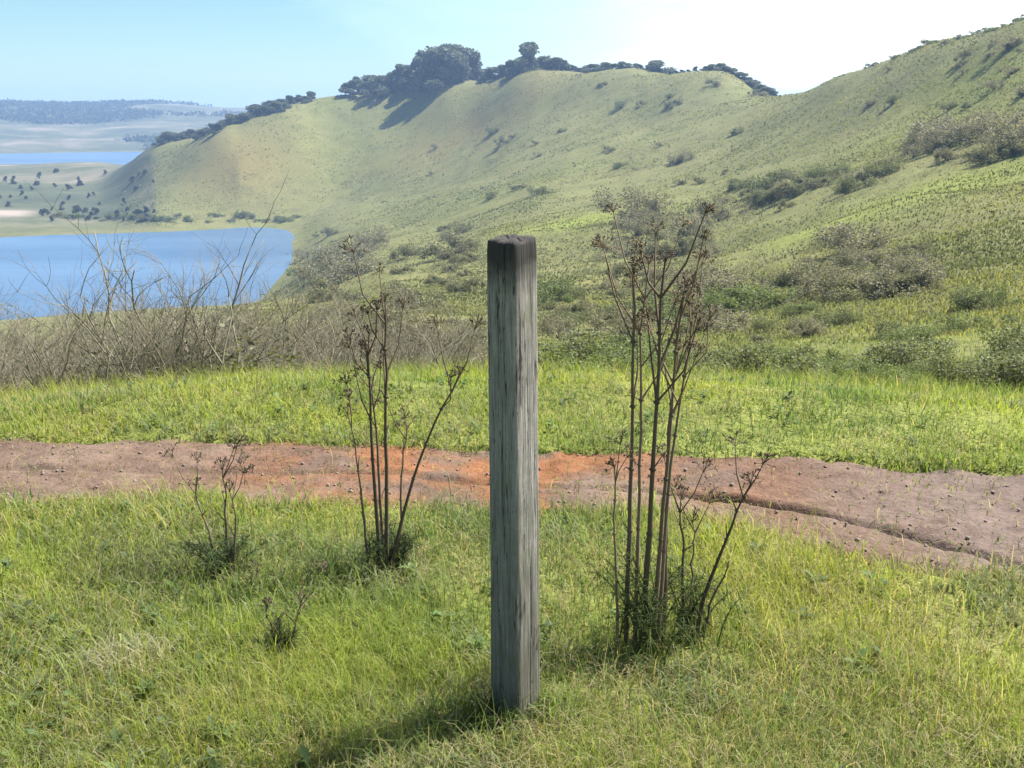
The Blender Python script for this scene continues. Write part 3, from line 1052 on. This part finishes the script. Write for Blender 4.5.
# low scrub and coyote brush filling in round the bushes, far too dense to count
g = Geo()
rs = np.random.default_rng(77)
cent = []
for x, y, sc in SCRUB:
    for _ in range(5):
        a, d = rs.uniform(0, 6.28), abs(rs.normal(0, 2.6)) * sc + sc
        cent.append((x + math.cos(a) * d, y + math.sin(a) * d * 1.4, sc * rs.uniform(.25, .7)))
X_, Y_, R_ = scatter_polar(7000, 26, 800, -.22, .62)
ok = (fbm(X_ / 26, Y_ / 36, 5, 911) + .22 * fbm(X_ / 120, Y_ / 120, 2, 912) > .20 + .10 * np.clip((R_ - 200) / 400, 0, 1)) & (height(X_, Y_) > ZW + 3)
for x, y in zip(X_[ok], Y_[ok]):
    cent.append((x, y, rs.uniform(.25, .8) * (1 + math.hypot(x, y) / 500)))
cent = np.array(cent)
zc = height(cent[:, 0], cent[:, 1])
m = 120
P = np.repeat(np.c_[cent[:, :2], zc], m, 0)
sz = np.repeat(cent[:, 2], m)
P += rs.normal(size=P.shape) * sz[:, None] * (.75, .75, .30) + np.c_[0 * sz, 0 * sz, .3 * sz]
kind = rs.random(len(cent))[:, None]
c = np.array((.150, .160, .085)) * (1 - kind) + np.array((.215, .205, .150)) * kind
c = np.repeat(c, m, 0) * rs.uniform(.6, 1.4, len(P))[:, None]
V, Q, C = leaf_cards(P, .10 * sz, rs, c)
g.add(V, Q, None, C)
tag(link('hillside_scrub', g.mesh('hillside_scrub'), M_LEAF), 'low grey-green scrub spread in patches over the hillsides', 'scrub', kind='stuff')

# woods and town trees on the shore far across the bay
X_, Y_, R_ = scatter_polar(9000, 1880, 3100, -.62, -.2)
ok = fbm(X_ / 160, Y_ / 260, 4, 931) > -.02
P0 = np.c_[X_[ok], Y_[ok], height(X_[ok], Y_[ok]) + 3]
m = 10
P = np.repeat(P0, m, 0) + rs.normal(size=(len(P0) * m, 3)) * (9, 9, 2.2)
V, Q, C = leaf_cards(P, 3.6, rs, np.array((.050, .070, .045)) * rs.uniform(.6, 1.4, len(P))[:, None])
g = Geo()
g.add(V, Q, None, C)
tag(link('distant_woods', g.mesh('distant_woods'), M_LEAF), 'hazy far-off woods on the shore across the bay', 'woods', kind='stuff')

# ridge trees
TD = [make_tree(301, 20, 9.5, 6000, (.080, .096, .078), .75, 'ridge_tree', .12), make_tree(302, 17, 11.0, 6000, (.080, .096, .078), .75, 'ridge_tree', .06, 1.1),
      make_tree(303, 22, 8.5, 6000, (.080, .096, .078), .75, 'ridge_tree', .16)]


def tree_at(px, h_px, label, group=None, back=0.0, kind=None):
    # stands on the crest seen at that column
    d = ray(px, 100)
    d = d / math.hypot(d[0], d[1])
    r = np.exp(np.linspace(math.log(120), math.log(1050), 1200))
    t = (height(d[0] * r, d[1] * r) - CAM_Z) / r
    q = r[int(np.argmax(t))] * (1 + back)
    k = random.randrange(3) if kind is None else kind
    hh = [20, 17, 22][k]
    o = place(TD[k], d[0] * q, d[1] * q, h_px * 1.12 * q / F_PX / hh, label, 'tree', group, sink=(.12 if h_px > 13 else .3) * h_px * q / F_PX)
    if h_px < 13:                              # low wind-clipped trees, broader than tall
        o.scale = (o.scale[0] * 1.7, o.scale[1] * 1.7, o.scale[2] * 1.15)


GA = 'dark trees of the ridge grove'
for px, h in ((346, 12), (352, 17), (359, 20), (366, 22), (373, 25), (380, 27), (387, 28), (394, 31), (401, 33), (408, 34), (415, 36), (421, 37), (427, 38),
              (433, 40), (439, 42), (445, 43), (451, 42), (457, 40), (463, 37), (469, 30), (390, 22), (412, 28), (436, 30), (455, 30)):
    tree_at(px, h * .68, 'dark tree in the grove on the ridge left of the post', GA, random.uniform(-.03, .01))
tree_at(531, 25, 'lone rounded tree on the skyline above the post', None, 0, 1)
tree_at(657, 12, 'single small tree on the main ridge right of the post', None, 0, 1)
for px, h in ((476, 22), (483, 20), (490, 19), (497, 20), (504, 19), (511, 20), (518, 21), (525, 20), (539, 20), (546, 20), (553, 18), (560, 16), (567, 15), (575, 14), (583, 12), (591, 11), (598, 10), (604, 10), (610, 9), (616, 9), (622, 9), (628, 8), (634, 8), (640, 7), (646, 7), (664, 7), (670, 7), (676, 7), (682, 7), (688, 7), (694, 7)):
    tree_at(px, h * .62, 'bluish tree in the low line along the middle of the ridge', 'trees in the low line along the ridge', random.uniform(0, .03), random.choice((0, 1)))
for px, h in ((704, 6), (711, 7), (718, 8), (725, 8), (732, 9), (739, 10), (746, 11), (753, 11), (760, 10), (767, 10), (773, 8)):
    tree_at(px, h * .7, 'small dark tree lining the crest down to the saddle', 'small trees down to the saddle', 0, 1)
for px in range(160, 312, 5):
    tree_at(px, random.uniform(5, 8.5), 'dark tree in the row along the sloping ridge above the bay', 'trees in the row above the bay', random.uniform(-.015, .01), random.choice((0, 1, 1)))
for q in range(26):                            # scrub along the right crest
    px = 846 + 200 * random.random()
    d = ray(px, 100)
    d = d / math.hypot(d[0], d[1])
    r = np.exp(np.linspace(math.log(120), math.log(700), 900))
    q = r[int(np.argmax((height(d[0] * r, d[1] * r) - CAM_Z) / r))] * random.uniform(.97, 1.0)
    place(SH[random.choice((0, 1, 3))], d[0] * q, d[1] * q, random.uniform(2.5, 5) * q / F_PX / 1.5, 'low dark bush on the skyline of the right hill', 'shrub', 'bushes along the right crest', sink=.2)
# trees on the low headland across the water
for _ in range(90):
    px, py = (random.uniform(-40, 165), random.uniform(172, 216)) if _ % 2 else (random.uniform(40, 160), random.uniform(210, 222))
    h = hit(px, py, 600)
    if h and h[2] > ZW + 1.5 and h[3] < 1500:
        place(TD[random.randrange(2)], h[0], h[1], random.uniform(3, 6.5) * h[3] / F_PX / 20, 'distant tree on the low headland across the water', 'tree', 'trees on the headland', sink=.3)

# ------------------------------------------------------------------ haze
g = Geo()
x0, x1, y0, y1, z0, z1 = -6600, 6600, -6600, 6600, -100, 75
g.add([(x0, y0, z0), (x1, y0, z0), (x1, y1, z0), (x0, y1, z0), (x0, y0, z1), (x1, y0, z1), (x1, y1, z1), (x0, y1, z1)],
      [(3, 2, 1, 0), (4, 5, 6, 7), (0, 1, 5, 4), (1, 2, 6, 5), (2, 3, 7, 6), (3, 0, 4, 7)])
M_HAZE = bpy.data.materials.new('haze')
M_HAZE.use_nodes = True
nt = M_HAZE.node_tree
nt.nodes.clear()
out = N(nt, 'ShaderNodeOutputMaterial')
pv = N(nt, 'ShaderNodeVolumePrincipled')
pv.inputs['Color'].default_value = (.36, .54, .92, 1)
pv.inputs['Density'].default_value = 0.00022
pv.inputs['Anisotropy'].default_value = 0.2
nt.links.new(pv.outputs[0], out.inputs['Volume'])
tag(link('haze', g.mesh('haze'), M_HAZE), kind='stuff')

# ------------------------------------------------------------------ light
SUN_EL, SUN_AZ = R(56), R(60)                 # azimuth to the right of the view
w = bpy.data.worlds.new('World')
S.world = w
w.use_nodes = True
nt = w.node_tree
bg = nt.nodes['Background']
sky = N(nt, 'ShaderNodeTexSky', sky_type='NISHITA')
sky.sun_disc = False
sky.sun_elevation, sky.sun_rotation = SUN_EL, SUN_AZ
sky.altitude, sky.air_density, sky.dust_density, sky.ozone_density = 50, 1.0, 0.1, 1.6
# thin bright veil of cloud, thicker towards the sun
tc = N(nt, 'ShaderNodeTexCoord')
mp = N(nt, 'ShaderNodeMapping')
mp.inputs['Scale'].default_value = (1, 1, 3.5)
nt.links.new(tc.outputs['Generated'], mp.inputs[0])
cl = noise(nt, 2.6, 7, .6, mp.outputs[0], .6)
dot = N(nt, 'ShaderNodeVectorMath', operation='DOT_PRODUCT')
nt.links.new(tc.outputs['Generated'], dot.inputs[0])
dot.inputs[1].default_value = (math.sin(SUN_AZ) * .95, math.cos(SUN_AZ) * .95, .3)
ma = N(nt, 'ShaderNodeMath', operation='MULTIPLY_ADD')
nt.links.new(cl, ma.inputs[0])
ma.inputs[1].default_value = 0.42
nt.links.new(dot.outputs['Value'], ma.inputs[2])
veil = ramp(nt, ma.outputs[0], [(.58, (0, 0, 0)), (.72, (.22, .22, .22)), (.98, (1, 1, 1))])
c = mixc(nt, veil, mixc(nt, 1.0, sky.outputs[0], (.77, 1.0, 1.06), 'MULTIPLY'), (17.0, 17.6, 17.4))
nt.links.new(c, bg.inputs[0])
bg.inputs[1].default_value = 0.05

sun = bpy.data.lights.new('sun', 'SUN')
sun.energy, sun.angle, sun.color = 5.0, R(.5), (1, .95, .86)
so = bpy.data.objects.new('sun', sun)
COL.objects.link(so)
so.rotation_euler = (math.pi / 2 - SUN_EL, 0, math.pi - SUN_AZ)

# ------------------------------------------------------------------ render
vs = S.view_settings
S.display_settings.display_device = 'sRGB'
vs.view_transform, vs.look, vs.gamma, vs.use_curve_mapping = 'Standard', 'None', 1, False
vs.exposure = 1.35
cy = S.cycles
cy.use_denoising = True
cy.max_bounces, cy.diffuse_bounces, cy.glossy_bounces, cy.transmission_bounces, cy.volume_bounces = 6, 3, 2, 3, 1
cy.transparent_max_bounces = 6
